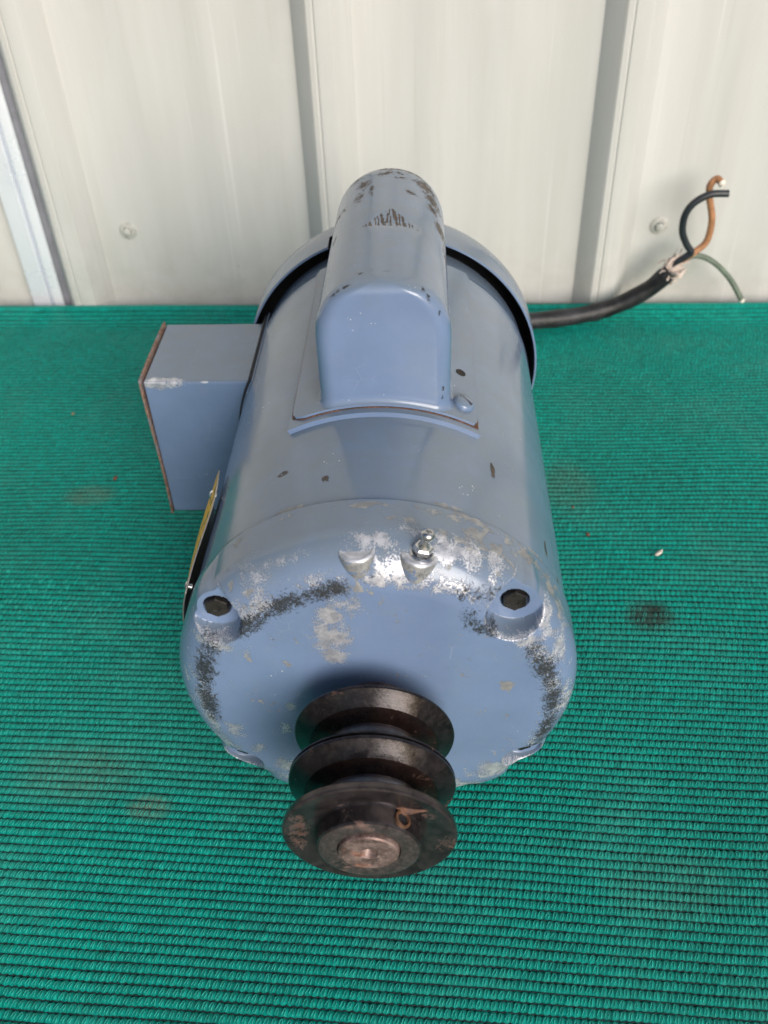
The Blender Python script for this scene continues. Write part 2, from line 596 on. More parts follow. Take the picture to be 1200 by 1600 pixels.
# wall: off-white baked enamel siding with dirt streaks
g = NG('offwhite_siding')
st = g.noise(14, 6, 0.6, 0.2, vec=g.mapping((3.0, 3.0, 0.25)))
st2 = g.noise(40, 5, 0.6, 0.4, vec=g.mapping((2.5, 2.5, 0.12)))
blot = g.noise(9, 5, 0.6)
col = g.mix(g.ramp(st, 0.35, 0.7), (0.525, 0.527, 0.505), (0.560, 0.562, 0.545))
col = g.mix(g.math('MULTIPLY', g.ramp(st2, 0.52, 0.72), 0.25), col, (0.50, 0.485, 0.45))
col = g.mix(g.math('MULTIPLY', g.ramp(blot, 0.55, 0.75), 0.3), col, (0.72, 0.70, 0.68))
fl = g.ramp(g.vor(34, vec=g.mapping((1, 1, 0.7))), 0.03, 0.06, 1, 0)
fl = g.math('MULTIPLY', fl, g.ramp(g.noise(18, 2, 0.5), 0.62, 0.7))
col = g.mix(g.math('MULTIPLY', fl, 0.5), col, (0.25, 0.24, 0.22))
bz = g.n('ShaderNodeSeparateXYZ')
g.l(g.co, bz.inputs[0])
fine = g.noise(60, 4, 0.6, 0.2, vec=g.mapping((4, 4, 0.05)))
col = g.mix(g.ramp(fine, 0.62, 0.70, 0, 0.30), col, (0.44, 0.43, 0.39))
col = g.mix(g.ramp(fine, 0.36, 0.28, 0, 0.35), col, (0.74, 0.745, 0.74))
foot_tone = g.math('MULTIPLY', g.ramp(bz.outputs[2], 0.0, 0.09, 1, 0), g.ramp(g.noise(50, 6, 0.65), 0.35, 0.7))  # mottled grey-green tone, strongest at the foot of the wall
col = g.mix(g.math('MULTIPLY', foot_tone, 0.45), col, (0.40, 0.42, 0.36))
M_wall = g.out(col, g.ramp(st, 0.3, 0.7, 0.38, 0.55), 0.0, g.bump(g.noise(9, 2, 0.4), 0.001, 0.04))

# mat
g = NG('green_knit_tape')
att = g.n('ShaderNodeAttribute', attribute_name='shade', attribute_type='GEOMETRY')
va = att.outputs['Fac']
fil = g.noise(60, 4, 0.7, 0.5, vec=g.mapping((26, 3, 3), (0, 0, 0.35)))
big = g.noise(9, 5, 0.6)
col = g.mix(g.ramp(fil, 0.3, 0.7), (0.0, 0.155, 0.120), (0.0, 0.345, 0.272))
col = g.mix(g.ramp(big, 0.35, 0.7), col, g.mix(g.ramp(fil, 0.3, 0.7), (0.002, 0.135, 0.103), (0.006, 0.28, 0.220)))
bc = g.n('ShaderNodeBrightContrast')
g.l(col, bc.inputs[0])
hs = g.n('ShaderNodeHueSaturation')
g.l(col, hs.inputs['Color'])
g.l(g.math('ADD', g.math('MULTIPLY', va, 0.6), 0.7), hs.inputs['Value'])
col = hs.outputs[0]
STAINS = [((0.1503, 0.1259, 0), (0.016, 0.013, 0.02), (0.022, 0.025, 0.02), 1.0),
          ((-0.155, 0.02, 0), (0.035, 0.02, 0.02), (0.16, 0.11, 0.06), 0.30),
          ((-0.115, 0.0, 0), (0.012, 0.008, 0.02), (0.20, 0.10, 0.06), 0.42),
          ((0.13, -0.035, 0), (0.03, 0.02, 0.02), (0.10, 0.20, 0.14), 0.25),
          ((-0.21, 0.235, 0), (0.02, 0.012, 0.02), (0.16, 0.11, 0.06), 0.35),
          ((0.118, 0.245, 0), (0.02, 0.03, 0.02), (0.10, 0.13, 0.09), 0.35)]
wob = g.noise(70, 4, 0.6)
for c, r, cc, s in STAINS:
    e = g.math('MULTIPLY', g.ellip(c, r), g.ramp(wob, 0.25, 0.6, 0.65, 1.0))
    col = g.mix(g.math('MULTIPLY', e, s), col, cc)
fade = g.noise(14, 6, 0.65, 0.6)
col = g.mix(g.math('MULTIPLY', g.ramp(fade, 0.45, 0.75), 0.35), col, (0.06, 0.30, 0.24))
lint = g.ramp(g.vor(120, vec=g.mapping((1, 0.25, 1), (0, 0, 0.6))), 0.02, 0.05, 1, 0)
col = g.mix(g.math('MULTIPLY', lint, g.ramp(g.noise(30, 3), 0.6, 0.7, 0, 0.6)), col, (0.3, 0.5, 0.42))
dirt = g.ramp(g.noise(55, 7, 0.7), 0.64, 0.74)
col = g.mix(g.math('MULTIPLY', dirt, 0.2), col, (0.14, 0.13, 0.09))
g.b.inputs['Sheen Weight'].default_value = 0.0
g.b.inputs['Specular IOR Level'].default_value = 0.15
g.b.inputs['Sheen Roughness'].default_value = 0.5
M_mat = g.out(col, 0.42, 0.0, g.bump(fil, 0.0003, 0.8))

g = NG('green_backing')
gr = g.n('ShaderNodeTexWave', wave_type='BANDS', bands_direction='Y')
gr.inputs['Scale'].default_value = 36.4
gr.inputs['Distortion'].default_value = 0.4
g.l(g.co, gr.inputs['Vector'])
col = g.mix(gr.outputs['Fac'], (0.0, 0.07, 0.055), (0.0, 0.27, 0.21))
M_back = g.out(col, 0.6, 0.0, g.bump(gr.outputs['Fac'], 0.001, 0.5))
M_thread = plain_mat('dark_thread', (0.005, 0.024, 0.022), 0.7)
M_loop = plain_mat('pale_filament', (0.04, 0.46, 0.375), 0.4, 0, 0.3)
M_ground = plain_mat('concrete', (0.24, 0.23, 0.21), 0.85, 0, 0.2, 30, 0.001)

# ------------------------------------------------------------------ setting: ground
bm = bmesh.new()
bmesh.ops.create_grid(bm, x_segments=4, y_segments=4, size=12)
for v in bm.verts:
    v.co.z = -0.0045
o = link_obj('ground', finish(bm, False), M_ground, kind='structure')

# ------------------------------------------------------------------ wall
WY, WYAW = 0.5043, R_(-0.8923)
wall = bpy.data.objects.new('metal_wall', None)
S.collection.objects.link(wall)
wall.location = (0, WY, -0.0040)
wall.rotation_euler = (0, 0, WYAW)
tag(wall, 'off-white ribbed metal siding wall behind the blue motor', 'wall')
WH = 2.4


def wall_profile(x0, x1, ribs):
    """(x, depth) outline of a siding sheet; depth is toward the camera"""
    pts = [(x0, 0.0)]
    for k in ribs:
        # main rib with a little groove on its crown, then two low swages in the pan
        pts += [(k, 0), (k + .002, .0006), (k + .0135, .0165), (k + .0155, .018), (k + .0185, .0183), (k + .0200, .0172),
                (k + .0215, .0183), (k + .0300, .0185), (k + .0335, .0178), (k + .0455, .0012), (k + .048, 0)]
        for s in (.095, .152):
            pts += [(k + s, 0), (k + s + .006, .0007), (k + s + .014, .0007), (k + s + .020, 0)]
    pts.append((x1, 0.0))
    return [p for p in pts if x0 <= p[0] <= x1]


def wall_sheet(name, x0, x1, ribs):
    pr = wall_profile(x0, x1, ribs)
    nz = 60
    zs = np.linspace(0, 1, nz) ** 1.6 * WH
    P = np.zeros((nz, len(pr), 3))
    for j, z in enumerate(zs):
        for i, (x, dd) in enumerate(pr):
            wv = 0.00015 * mnoise.noise(Vector((x * 6, z * 3, 1.3)))
            P[j, i] = (x, -dd - wv, z)
    me = grid_mesh(P, ang=28, flip=True)
    o = link_obj(name, me, M_wall)
    o.parent = wall
    sm = o.modifiers.new('thick', 'SOLIDIFY')
    sm.thickness = 0.0008
    sm.offset = -1
    return o


PITCH = 0.2280
ribs = [-0.0790 + PITCH * k for k in range(0, 9)]
wall_sheet('wall_panel', -0.3035, 1.9, [-0.0790 - PITCH + 0.0001] + ribs)
ribs_l = [-0.0790 - PITCH * k for k in range(9, 1, -1)]
wall_sheet('wall_panel', -2.0, -0.3385, ribs_l)
# galvanised cap where the two sheets meet
pr = [(-.3365, .000), (-.3350, .0060), (-.3340, .0088), (-.3320, .0094), (-.3215, .0090), (-.3195, .0094), (-.3185, .0086), (-.3180, .0030), (-.3160, .0030),
      (-.3154, .0088), (-.3142, .0096), (-.3080, .0096), (-.3068, .0090), (-.3060, .0076)]
P = np.array([[(x, -dd - 0.001, z) for x, dd in pr] for z in np.linspace(0, WH, 30)])
o = link_obj('rib_cap', grid_mesh(P, ang=30, flip=True), M_galv)
o.parent = wall
pr = [(-.3059, .0076), (-.3050, .0064), (-.3035, .0054), (-.3005, .0040), (-.2985, .0024), (-.2975, .0010)]  # dark grey strip, coloured in place of the shade beside the cap
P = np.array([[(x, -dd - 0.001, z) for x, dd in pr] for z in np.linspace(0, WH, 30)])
o2 = link_obj('shade_strip', grid_mesh(P, ang=30, flip=True), plain_mat('strip_shade_grey', (0.23, 0.235, 0.27), 0.45, 0.2, 0.15, 40))
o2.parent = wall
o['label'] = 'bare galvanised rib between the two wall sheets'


def wall_screw(x, z):
    bm = bmesh.new()
    c = (x, -0.0008, z)
    lathe_axis(bm, [(0, .0075), (.0012, .0074), (.0017, .0062), (.0017, .0050), (.0022, .0048), (.0024, .0038)], c, (0, -1, 0), 28)
    lathe_axis(bm, [(.0022, .0038), (.0050, .0036), (.0056, .0026), (.0056, 0)], c, (0, -1, 0), 6)
    o = link_obj('screw', finish(bm), M_screw)
    o.parent = wall
    return o


M_screw = plain_mat('painted_screw', (0.50, 0.50, 0.465), 0.4, 0.0, 0.2, 300)
for x in (-0.2349, -0.2349 + 0.2255, 0.2160, -0.2349 - 0.228, 0.444):
    wall_screw(x, 0.0735)
for x in (-0.2349, -0.0094, 0.2160):
    wall_screw(x, 0.0735 + 0.61)

# ------------------------------------------------------------------ mat
def row_slope(y):
    return -0.045 * np.clip((0.33 - y) / 0.36, 0, 1.15) - 0.0156 * np.clip((y - 0.38) / 0.1, 0, 1)


def undul(x, y):
    return (0.0007 * np.sin(x * 17 + 1.0) * np.cos(y * 13 + .4) + 0.0006 * np.sin(x * 31 - y * 22)) * np.clip((0.51 - y) * 12, 0, 1) + 0.0100 * np.clip((y + 0.0156 * x - 0.452) / 0.033, 0, 1) ** 2


mat = bpy.data.objects.new('shade_cloth_mat', None)
mat['_root'] = 1
S.collection.objects.link(mat)
tag(mat, 'green knitted shade cloth spread under the blue motor', 'mat')
bm = bmesh.new()
bmesh.ops.create_grid(bm, x_segments=60, y_segments=120, size=1)
for v in bm.verts:
    v.co = Vector((v.co.x * 0.70, 0.1660 + v.co.y * 0.3185, -0.0022))
    v.co.y -= 0.0156 * v.co.x * min(1, max(0, (v.co.y - 0.38) / 0.1))
ret = bmesh.ops.extrude_face_region(bm, geom=list(bm.faces))
for e in ret['geom']:
    if isinstance(e, bmesh.types.BMVert):
        e.co.z += 0.0009
for v in bm.verts:
    v.co.z += float(undul(v.co.x, v.co.y)) - 0.0003
back = link_obj('backing', finish(bm, False), M_back, mat)

ROWP, STP = 0.00432, 0.00305


ys = []
yy = -0.140
while yy < 0.4812:
    ys.append(yy)
    yy += ROWP * (1 + 0.02 * math.sin(len(ys) * 0.23))
VN, FN, SN = [], [], []
VL, FL = [], []
VT, FT = [], []
vo = lo_ = to = 0
for j, y0 in enumerate(ys):
    near = y0 < 0.13
    xl = -0.165 - 0.36 * (y0 + 0.1) - 0.09
    xr = 0.165 + 0.285 * (y0 + 0.1) + 0.09
    n = int((xr - xl) / STP)
    nu, nv = (8, 7) if near else (5, 5)
    dx = rng.uniform(0, STP)
    U = np.linspace(0, 1, nu + 1)[:-1]
    u = np.arange(n * nu + 1) / nu                   # stitch coordinate
    k = np.floor(u).astype(int)
    fu = u - k
    ja = rng.normal(0, 1, n + 2)
    jb = rng.uniform(0, 1, n + 2)
    jc = rng.normal(0, 1, n + 2)
    v = np.linspace(0, 1, nv)
    uu, vv = np.meshgrid(u, v)
    kk = np.clip(np.floor(uu).astype(int), 0, n)
    ff = uu - np.floor(uu)
    arch = np.abs(np.sin(PI * ff)) ** 0.75
    # the far side of each stitch is a rounded loop, the near side tucks under the next row
    endv = 0.87 + 0.13 * arch + 0.03 * jc[kk]
    Y = (0.0 + vv * (endv + 0.02)) * ROWP
    hgt = (np.sin(PI * np.clip(vv * 0.93 + 0.05, 0, 1)) ** 0.6) * (0.62 + 0.38 * arch) * (1 + 0.13 * ja[kk])
    hgt *= (1 - 0.16 * np.exp(-((ff - 0.48) / 0.11) ** 2) * (vv < 0.8))
    X = xl + dx + (uu + (0.42 + 0.06 * ja[kk]) * (vv - 0.5) * 0.9) * STP
    sl_ = row_slope(y0)
    def rowwob(x_, y_):
        return 0.00022 * np.sin(x_ * 37 + y_ * 19) + 0.00008 * np.sin(x_ * 95 - y_ * 33 + 1) + 0.00007 * np.sin(x_ * 290 + y_ * 620)
    wob_ = rowwob(X, y0) + 0.00006 * np.sin(uu * 1.13 + j)
    Yw = y0 + Y + sl_ * X + wob_
    Z = -0.0009 + hgt * 0.00115 + undul(X, Yw)
    P = np.stack([X, Yw, Z], -1)
    nvv, nuu = X.shape
    idx = np.arange(nvv * nuu).reshape(nvv, nuu) + vo
    FN.append(np.stack([idx[:-1, :-1], idx[:-1, 1:], idx[1:, 1:], idx[1:, :-1]], -1).reshape(-1, 4))
    VN.append(P.reshape(-1, 3))
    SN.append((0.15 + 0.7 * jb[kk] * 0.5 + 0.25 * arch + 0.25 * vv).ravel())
    vo += nvv * nuu
    # dark thread lying in the groove: wavy, 4-sided
    nt_ = n * 3
    tx = xl + np.arange(nt_ + 1) / 3 * STP
    ty = y0 + sl_ * tx + rowwob(tx, y0) + 0.00020 * np.sin(np.arange(nt_ + 1) / 3 * 2 * PI + j) - 0.00005
    tz = -0.00045 + undul(tx, ty) + 0.00022 * np.cos(np.arange(nt_ + 1) / 3 * 2 * PI + j * 2)
    rr = 0.00028 if near else 0.00022
    ring = np.array([(0, rr), (rr, 0), (0, -rr), (-rr, 0)])
    TP = np.stack([np.stack([tx, ty + a, tz + b], -1) for a, b in ring], 0)   # 4, nt+1, 3
    idx = np.arange(4 * (nt_ + 1)).reshape(4, nt_ + 1) + to
    idx = np.concatenate([idx, idx[:1]], 0)
    FT.append(np.stack([idx[:-1, :-1], idx[1:, :-1], idx[1:, 1:], idx[:-1, 1:]], -1).reshape(-1, 4))
    VT.append(TP.reshape(-1, 3))
    to += 4 * (nt_ + 1)
    # pale loop filament over each near stitch
    if y0 < 0.16:
        cu_ = np.array([.20, .24, .33, .47, .62, .70, .66, .60])
        cv_ = np.array([.02, .35, .68, .84, .74, .50, .25, .04])
        hz_ = np.array([.1, .85, .95, .70, .92, 1.0, .8, .1])
        kk2 = np.arange(n)
        cu2 = cu_[None] + rng.normal(0, .05, (n, 8))
        cv2 = cv_[None] + rng.normal(0, .03, (n, 8))
        X2 = xl + dx + (kk2[:, None] + cu2 + 0.42 * (cv2 - 0.5) * 0.9) * STP
        Y2 = y0 + cv2 * ROWP + sl_ * X2 + rowwob(X2, y0)
        Z2 = -0.0009 + (hz_[None] * (1 + 0.13 * ja[:n, None])) * 0.00112 + undul(X2, Y2) + 0.00010
        keep = rng.random(n) < min(1.0, max(0.0, (0.17 - y0) / 0.09))
        C = np.stack([X2, Y2, Z2], -1)[keep]         # n,8,3
        n = int(keep.sum())
        if n == 0:
            continue
        lr = 0.00016
        offs = np.array([(lr, 0, 0), (-lr * .5, 0, lr), (-lr * .5, 0, -lr * .3)])
        Q = C[:, :, None, :] + offs[None, None]
        idx = (np.arange(n * 8 * 3).reshape(n, 8, 3)) + lo_
        idx = np.concatenate([idx, idx[:, :, :1]], 2)
        FL.append(np.stack([idx[:, :-1, :-1], idx[:, :-1, 1:], idx[:, 1:, 1:], idx[:, 1:, :-1]], -1).reshape(-1, 4))
        VL.append(Q.reshape(-1, 3))
        lo_ += n * 24
me = bpy.data.meshes.new('mesh')
set_mesh(me, np.concatenate(VN), np.concatenate(FN), True, 0)
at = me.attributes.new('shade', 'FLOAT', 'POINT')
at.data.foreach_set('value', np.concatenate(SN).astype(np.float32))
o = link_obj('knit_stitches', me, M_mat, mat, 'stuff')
me = bpy.data.meshes.new('mesh')
set_mesh(me, np.concatenate(VT), np.concatenate(FT), True, 0)
link_obj('dark_thread', me, M_thread, mat, 'stuff')
me = bpy.data.meshes.new('mesh')
set_mesh(me, np.concatenate(VL), np.concatenate(FL), True, 0)
link_obj('loop_filament', me, M_loop, mat, 'stuff')

# ------------------------------------------------------------------ motor
motor = bpy.data.objects.new('electric_motor', None)
motor['_root'] = 1
S.collection.objects.link(motor)
motor.location = (0, 0.12, 0.0008)
tag(motor, 'blue-grey electric motor with a stepped pulley lying on green cloth', 'electric motor')


def mpart(name, me, mat_, parent=None):
    o = link_obj(name, me, mat_, parent or motor)
    if parent is None:
        o.location = (0, -0.12, 0)
    return o


# shell
nth, ny = 240, 110
th = np.linspace(0, 2 * PI, nth, endpoint=False)
yv = np.concatenate([[0.0288], np.linspace(0.0296, 0.2345, ny), [0.2358, 0.2362]])
rv = np.concatenate([[RS - 0.0016], np.full(ny, RS), [RS - 0.0006, RS - 0.002]])
P = np.zeros((len(yv), nth, 3))
for i, (y, r) in enumerate(zip(yv, rv)):
    P[i, :, 0] = r * np.sin(th)
    P[i, :, 1] = y
    P[i, :, 2] = H + r * np.cos(th)
shell = mpart('shell', grid_mesh(P, closed_u=True, flip=True), M_shell)

# rear endbell (inside the fan cover)
bm = bmesh.new()
revolve(bm, [(0.2362, 0.0795), (0.2370, 0.0815), (0.2520, 0.0815), (0.2600, 0.0790), (0.2650, 0.070), (0.2660, 0.0)], 96)
mpart('rear_endbell', finish(bm), M_paint)
# fan inside the cover
bm = bmesh.new()
revolve(bm, [(0.266, 0.0), (0.266, 0.03), (0.270, 0.031), (0.270, 0.0)], 48)
for k in range(9):
    a = 2 * PI * k / 9
    c, s_ = math.cos(a), math.sin(a)
    vs = []
    for (rr, yy_, tt) in ((.028, .2665, -1), (.074, .2665, -1), (.074, .280, -1), (.028, .280, -1), (.028, .2665, 1), (.074, .2665, 1), (.074, .280, 1), (.028, .280, 1)):
        x, z = rr, tt * 0.0009
        vs.append(bm.verts.new((x * c - z * s_, yy_, H + x * s_ + z * c)))
    for f in ((0, 1, 2, 3), (7, 6, 5, 4), (0, 4, 5, 1), (1, 5, 6, 2), (2, 6, 7, 3), (3, 7, 4, 0)):
        bm.faces.new([vs[i] for i in f])
mpart('fan', finish(bm), M_black)

# fan cover: pressed cup, with a notch where the capacitor cover passes
n = 240
outer = [(0.2486, 0.0888), (0.2492, 0.0893), (0.2620, 0.0893), (0.2740, 0.0889), (0.2800, 0.0872), (0.2850, 0.0835), (0.2885, 0.0770), (0.2900, 0.068), (0.2910, 0.045), (0.2912, 0.0)]
inner = [(0.2890, 0.0), (0.2888, 0.045), (0.2880, 0.068), (0.2860, 0.0755), (0.2830, 0.082), (0.2790, 0.0855), (0.2735, 0.0872), (0.2620, 0.0877), (0.2492, 0.0877), (0.2486, 0.0882)]
bm = bmesh.new()
rings = revolve(bm, outer[::-1] + inner[::-1], n)
for f in list(bm.faces):
    c = f.calc_center_median()
    a = math.degrees(math.atan2(c.x, c.z - H))
    if -23.0 < a < 12 and c.y < 0.2615:
        bm.faces.remove(f)
bmesh.ops.remove_doubles(bm, verts=bm.verts, dist=1e-7)
me = finish(bm)
me.materials.append(M_paint)
me.materials.append(M_black)
for p in me.polygons:
    c = p.center
    if math.hypot(c.x, c.z - H) < 0.0880 and c.y < 0.274 or c.y > .274 and p.normal.dot(Vector((c.x, (c.y - .2) * .6, c.z - H))) < 0:
        p.material_index = 1  # inner faces coloured black to deepen the shade in the rim gap
mpart('fan_cover', me, None)

# ---- endbell (front): polar heightfield with bolt pockets
BOLTS = [(-61.0, 47.6), (54.9, 51.7), (63.5, -41.5), (-62.0, -46.5)]
nth, nr = 960, 250
th = np.linspace(0, 2 * PI, nth, endpoint=False)
s = np.linspace(0, 1, nr)
rf, YF, R0 = 65.0, -4.0, 84.3
P = np.zeros((nr, nth, 3))
# outer radius with bulges at the bolts and two feet bosses
Reff = np.full(nth, R0)
Rb = np.full(nth, R0)
for (bx, bz), rad in zip(BOLTS, (9.4, 9.9, 12.0, 12.5)):
    b = math.hypot(bx, bz)
    a0 = math.atan2(bx, bz)
    da = (th - a0 + PI) % (2 * PI) - PI
    q = rad ** 2 - (b * np.sin(da)) ** 2
    rr = np.where((q > 0) & (np.abs(da) < 0.6), b * np.cos(da) + np.sqrt(np.maximum(q, 0)), 0)
    Reff = np.maximum(Reff, rr)
for a0 in (141, -146):
    da = (th - R_(a0) + PI) % (2 * PI) - PI
    Reff = np.maximum(Reff, R0 + 4.6 * np.exp(-(da / R_(6.0)) ** 4))
for i in range(nr):
    t = s[i]
    if t < 0.42:
        r = np.full(nth, rf * (t / 0.42))
        y = YF - 0.9 * (1 - (r / rf) ** 2)
    elif t < 0.86:
        a = (t - 0.42) / 0.44 * PI / 2
        r = rf + (Reff - rf) * np.sin(a)
        y = YF + 17.0 * (1 - math.cos(a)) + np.zeros(nth)
    else:
        q = (t - 0.86) / 0.14
        r = Reff + (R0 - Reff) * min(1, q * 1.15) ** 2
        y = YF + 17.0 + (28.7 - YF - 17.0) * q + np.zeros(nth)
        if i == nr - 1:
            r = np.full(nth, 82.0)
            y = np.full(nth, 29.0)
        elif i == nr - 2:
            r = np.full(nth, R0 - 0.25)
    x = r * np.sin(th)
    z = r * np.cos(th)
    for (bx, bz), pr_ in zip(BOLTS, (11.6, 12.2, 9.5, 9.5)):
        dd = np.hypot(x - bx, z - bz)
        led = 6.5
        f = np.clip((pr_ - dd) / 1.5, 0, 1)
        f = f * f * (3 - 2 * f)
        y = np.where(y < led, y + (led - y) * f, y)
        f = np.clip((5.6 - dd) / 0.5, 0, 1)
        y = np.where(y < 10.5, y + (10.5 - y) * f, y)
    # casting irregularities
    P[i] = np.stack([x, y, z], -1)
ir = np.array([mnoise.noise(Vector((p[0] * .07, p[1] * .07, p[2] * .07))) for p in P.reshape(-1, 3)[::1]]).reshape(nr, nth) if False else 0
P = P / 1000
P[..., 2] += H
me = grid_mesh(P, closed_u=True, ang=60, flip=False)

SILV = [(-15, 54, 6, 9, .66), (-16, 43, 9, 9, .68), (-15, 32, 6.5, 7, .66), (10, 76, 12, 8, .62), (3, 72, 9, 5, .58), (29, 78, 9, 7, .58),
        (38, 75, 11, 7, .55), (47, 70, 8, 10, .50), (56, 70, 10, 9, .42), (-62, -20, 8, 8, .55), (-69, -32, 8, 9, .60), (-54, -33, 6, 5, .56),
        (-36, -2, 4, 5, .5), (50.6, -50, 13, 9, .66), (67, -40, 9, 9, .62), (37, -63, 12, 8, .60), (66, 48, 7, 9, .6), (-42, -46, 8, 8, .56),
        (-40, -17, 6, 5, .48), (73, 30, 6, 14, .55), (-42, 66, 9, 7, .55), (-73, 5, 8, 24, .50), (78, -5, 6, 20, .55), (-50, 35, 6, 6, .45),
        (-62, 36, 12, 5, .62), (62, 38, 12, 5, .55), (20, 20, 4, 4, .4), (-10, 64, 9, 7, .5), (-17, 38, 8, 11, .6), (-15, 49, 7, 9, .6), (-9, 60, 10, 9, .55), (-20, 47, 5, 8, .55), (-10, 40, 5, 6, .5)]
GREY = [(40, 76, 14, 8, .58), (54, 68, 10, 9, .56), (-45, -2, 7, 8, .56), (55.6, 12, 6, 4, .60), (51, -7, 5, 4, .52), (-49, 28, 3, 3, .58), (44, -4, 3, 5, .5), (-5, 68, 22, 5, .5),
        (-47, 60, 9, 7, .58), (52, 44, 5, 5, .5)]
BLK = []
for a in range(-50, -8, 5):
    q_ = 70 + 2.5 * math.sin(a * 1.3)
    BLK.append((math.sin(R_(a)) * q_, math.cos(R_(a)) * q_, 6.6, 5.0, .60 + .07 * math.sin(a * 2.9)))
for a in range(-98, -60, 5):
    q_ = 73 + 2.5 * math.sin(a * 1.3)
    BLK.append((math.sin(R_(a)) * q_, math.cos(R_(a)) * q_, 6.0, 8.0, .60 + .07 * math.sin(a * 2.9)))
for a in range(34, 50, 4):
    q_ = 65 + 2.5 * math.sin(a * 1.3)
    BLK.append((math.sin(R_(a)) * q_, math.cos(R_(a)) * q_, 6.1, 5.0, .52 + .07 * math.sin(a * 2.9)))
for a in range(62, 122, 5):
    q_ = 73 + 2.5 * math.sin(a * 1.3)
    BLK.append((math.sin(R_(a)) * q_, math.cos(R_(a)) * q_, 5.800000000000001, 7.0, .58 + .07 * math.sin(a * 2.9)))
for a in range(28, 38, 4):
    q_ = 76 + 2.5 * math.sin(a * 1.3)
    BLK.append((math.sin(R_(a)) * q_, math.cos(R_(a)) * q_, 5.800000000000001, 5.0, .52 + .07 * math.sin(a * 2.9)))


def endbell_zone(x, y, z, Z):
    front = 1.0 / (1 + np.exp((y - 15) / 1.5))
    for ch, L in ((0, SILV), (2, GREY), (1, BLK)):
        for bx, bz, sx, sz, st in L:
            blob(Z, ch, (np.maximum(np.abs(x - bx) / sx, 0) ** 2 + (np.abs(z - bz) / sz) ** 2) * 0.75, st * (1.04 if ch == 0 else 1.16 if ch == 1 else 0.92))
    rr_ = np.hypot(x, z)
    th_ = np.degrees(np.arctan2(x, z))
    band = np.exp(-((rr_ - 73) / 7.0) ** 2)
    Z[:, 0] = np.maximum(Z[:, 0], band * (.46 + .08 * np.sin(th_ * .11) + .05 * np.sin(th_ * .31)))
    Z[:, 1] = np.maximum(Z[:, 1], band * (.30 + .08 * np.sin(th_ * .17 + 2)) * (z > -50))
    Z[:, 0] = np.maximum(Z[:, 0], .18 * (rr_ < 66))
    Z[:, 2] = np.maximum(Z[:, 2], .20 * (rr_ < 80))
    Z[:, 0] *= front
    Z[:, 1] *= front
    # pocket rims are worn bright
    for (bx, bz), pr_ in zip(BOLTS, (11.6, 12.2, 9.5, 9.5)):
        dd = np.hypot(x - bx, z - bz)
        blob(Z, 0, ((dd - pr_ + .2) / 0.7) ** 2 + np.clip((y - 9) / 3, 0, 9) ** 2, .56)
        inside = dd < pr_ - 0.9
        Z[inside] *= 0.45
    # seam edge and grime near it
    an = np.degrees(np.arctan2(x, z))
    for a0, y0, sa, sy, st in ((-2, 23.5, 9, 4.0, .60), (18, 24.5, 10, 4.0, .60), (-40, 24, 6, 3, .56), (-23, 25, 3.5, 2.0, .62), (10, 17, 4, 4, .54),
                               (46, 22, 9, 7, .58), (56, 19, 9, 8, .60), (62, 10, 8, 8, .5), (36, 15, 9, 7, .60), (22, 12, 10, 6, .58), (5, 17, 2.5, 2, .58), (27, 19, 4, 4, .5), (-50, 27, 9, 2, .5)):
        blob(Z, 2, ((an - a0) / sa) ** 2 + ((y - y0) / sy) ** 2, st)
    for a0, y0, sa, sy, st in ((2, 6, 12, 8, .58), (26, 8, 10, 7, .60), (12, 12, 8, 5, .5), (-25, 4, 14, 3, .42)):
        blob(Z, 0, ((an - a0) / sa) ** 2 + ((y - y0) / sy) ** 2, st)
    blob(Z, 0, ((y - 28.4) / 0.35) ** 2, .44)
    blob(Z, 1, ((y - 28.9) / 0.25) ** 2, .9)


set_zone(me, endbell_zone)
endbell = mpart('endbell', me, M_paint)


def radial(angle, r, y):
    a = R_(angle)
    return Vector((math.sin(a) * r, y, H + math.cos(a) * r)), Vector((math.sin(a), 0, math.cos(a)))


# grease bosses
for ang_, yb, rr in ((-3.0, 0.0042, 0.0070), (13.2, 0.0042, 0.0072)):
    c, ax = radial(ang_, 0.060, yb)
    bm = bmesh.new()
    lathe_axis(bm, [(0, rr), (0.0200 - 0.0004, rr), (0.0207, rr - 0.0004), (0.0210, rr - 0.0011), (0.0206, rr - 0.0016), (0.0206, 0)], c, ax, 48)
    me = finish(bm, ang=50)
    bm = bmesh.new(); bm.from_mesh(me)
    bmesh.ops.subdivide_edges(bm, edges=[e for e in bm.edges if e.calc_length() > 0.004], cuts=8, use_grid_fill=True)
    bm.to_mesh(me); bm.free()

    def boss_zone(x, y, z, Z, c=c, ax=ax):
        hh = (x - c.x * 1000) * ax.x + (z - (c.z - H) * 1000) * ax.z
        Z[:, 0] = .30 + .45 * np.exp(-((hh - 20.7) / .5) ** 2)
        Z[:, 1] = .36 * (hh < 20)
        Z[:, 2] = .62
    set_zone(me, boss_zone)
    mpart('grease_boss', me, M_paint, None)

# grease fitting (zerk)
c, ax = radial(13.8, 0.0800, 0.0040)
bm = bmesh.new()
lathe_axis(bm, [(0, .0046), (.0012, .0046), (.0016, .0040)], c, ax, 24)
lathe_axis(bm, [(.0010, .0038), (.0040, .0038), (.0046, .0033), (.0046, .0024)], c, ax, 6)
lathe_axis(bm, [(.0040, .0026), (.0055, .0021), (.0070, .0016), (.0080, .0017), (.0092, .0025), (.0102, .0027), (.0112, .0024), (.0118, .0017),
                (.0119, .0011), (.0108, .0008), (.0106, 0)], c, ax, 28)
zk = mpart('grease_fitting', finish(bm), M_zinc)

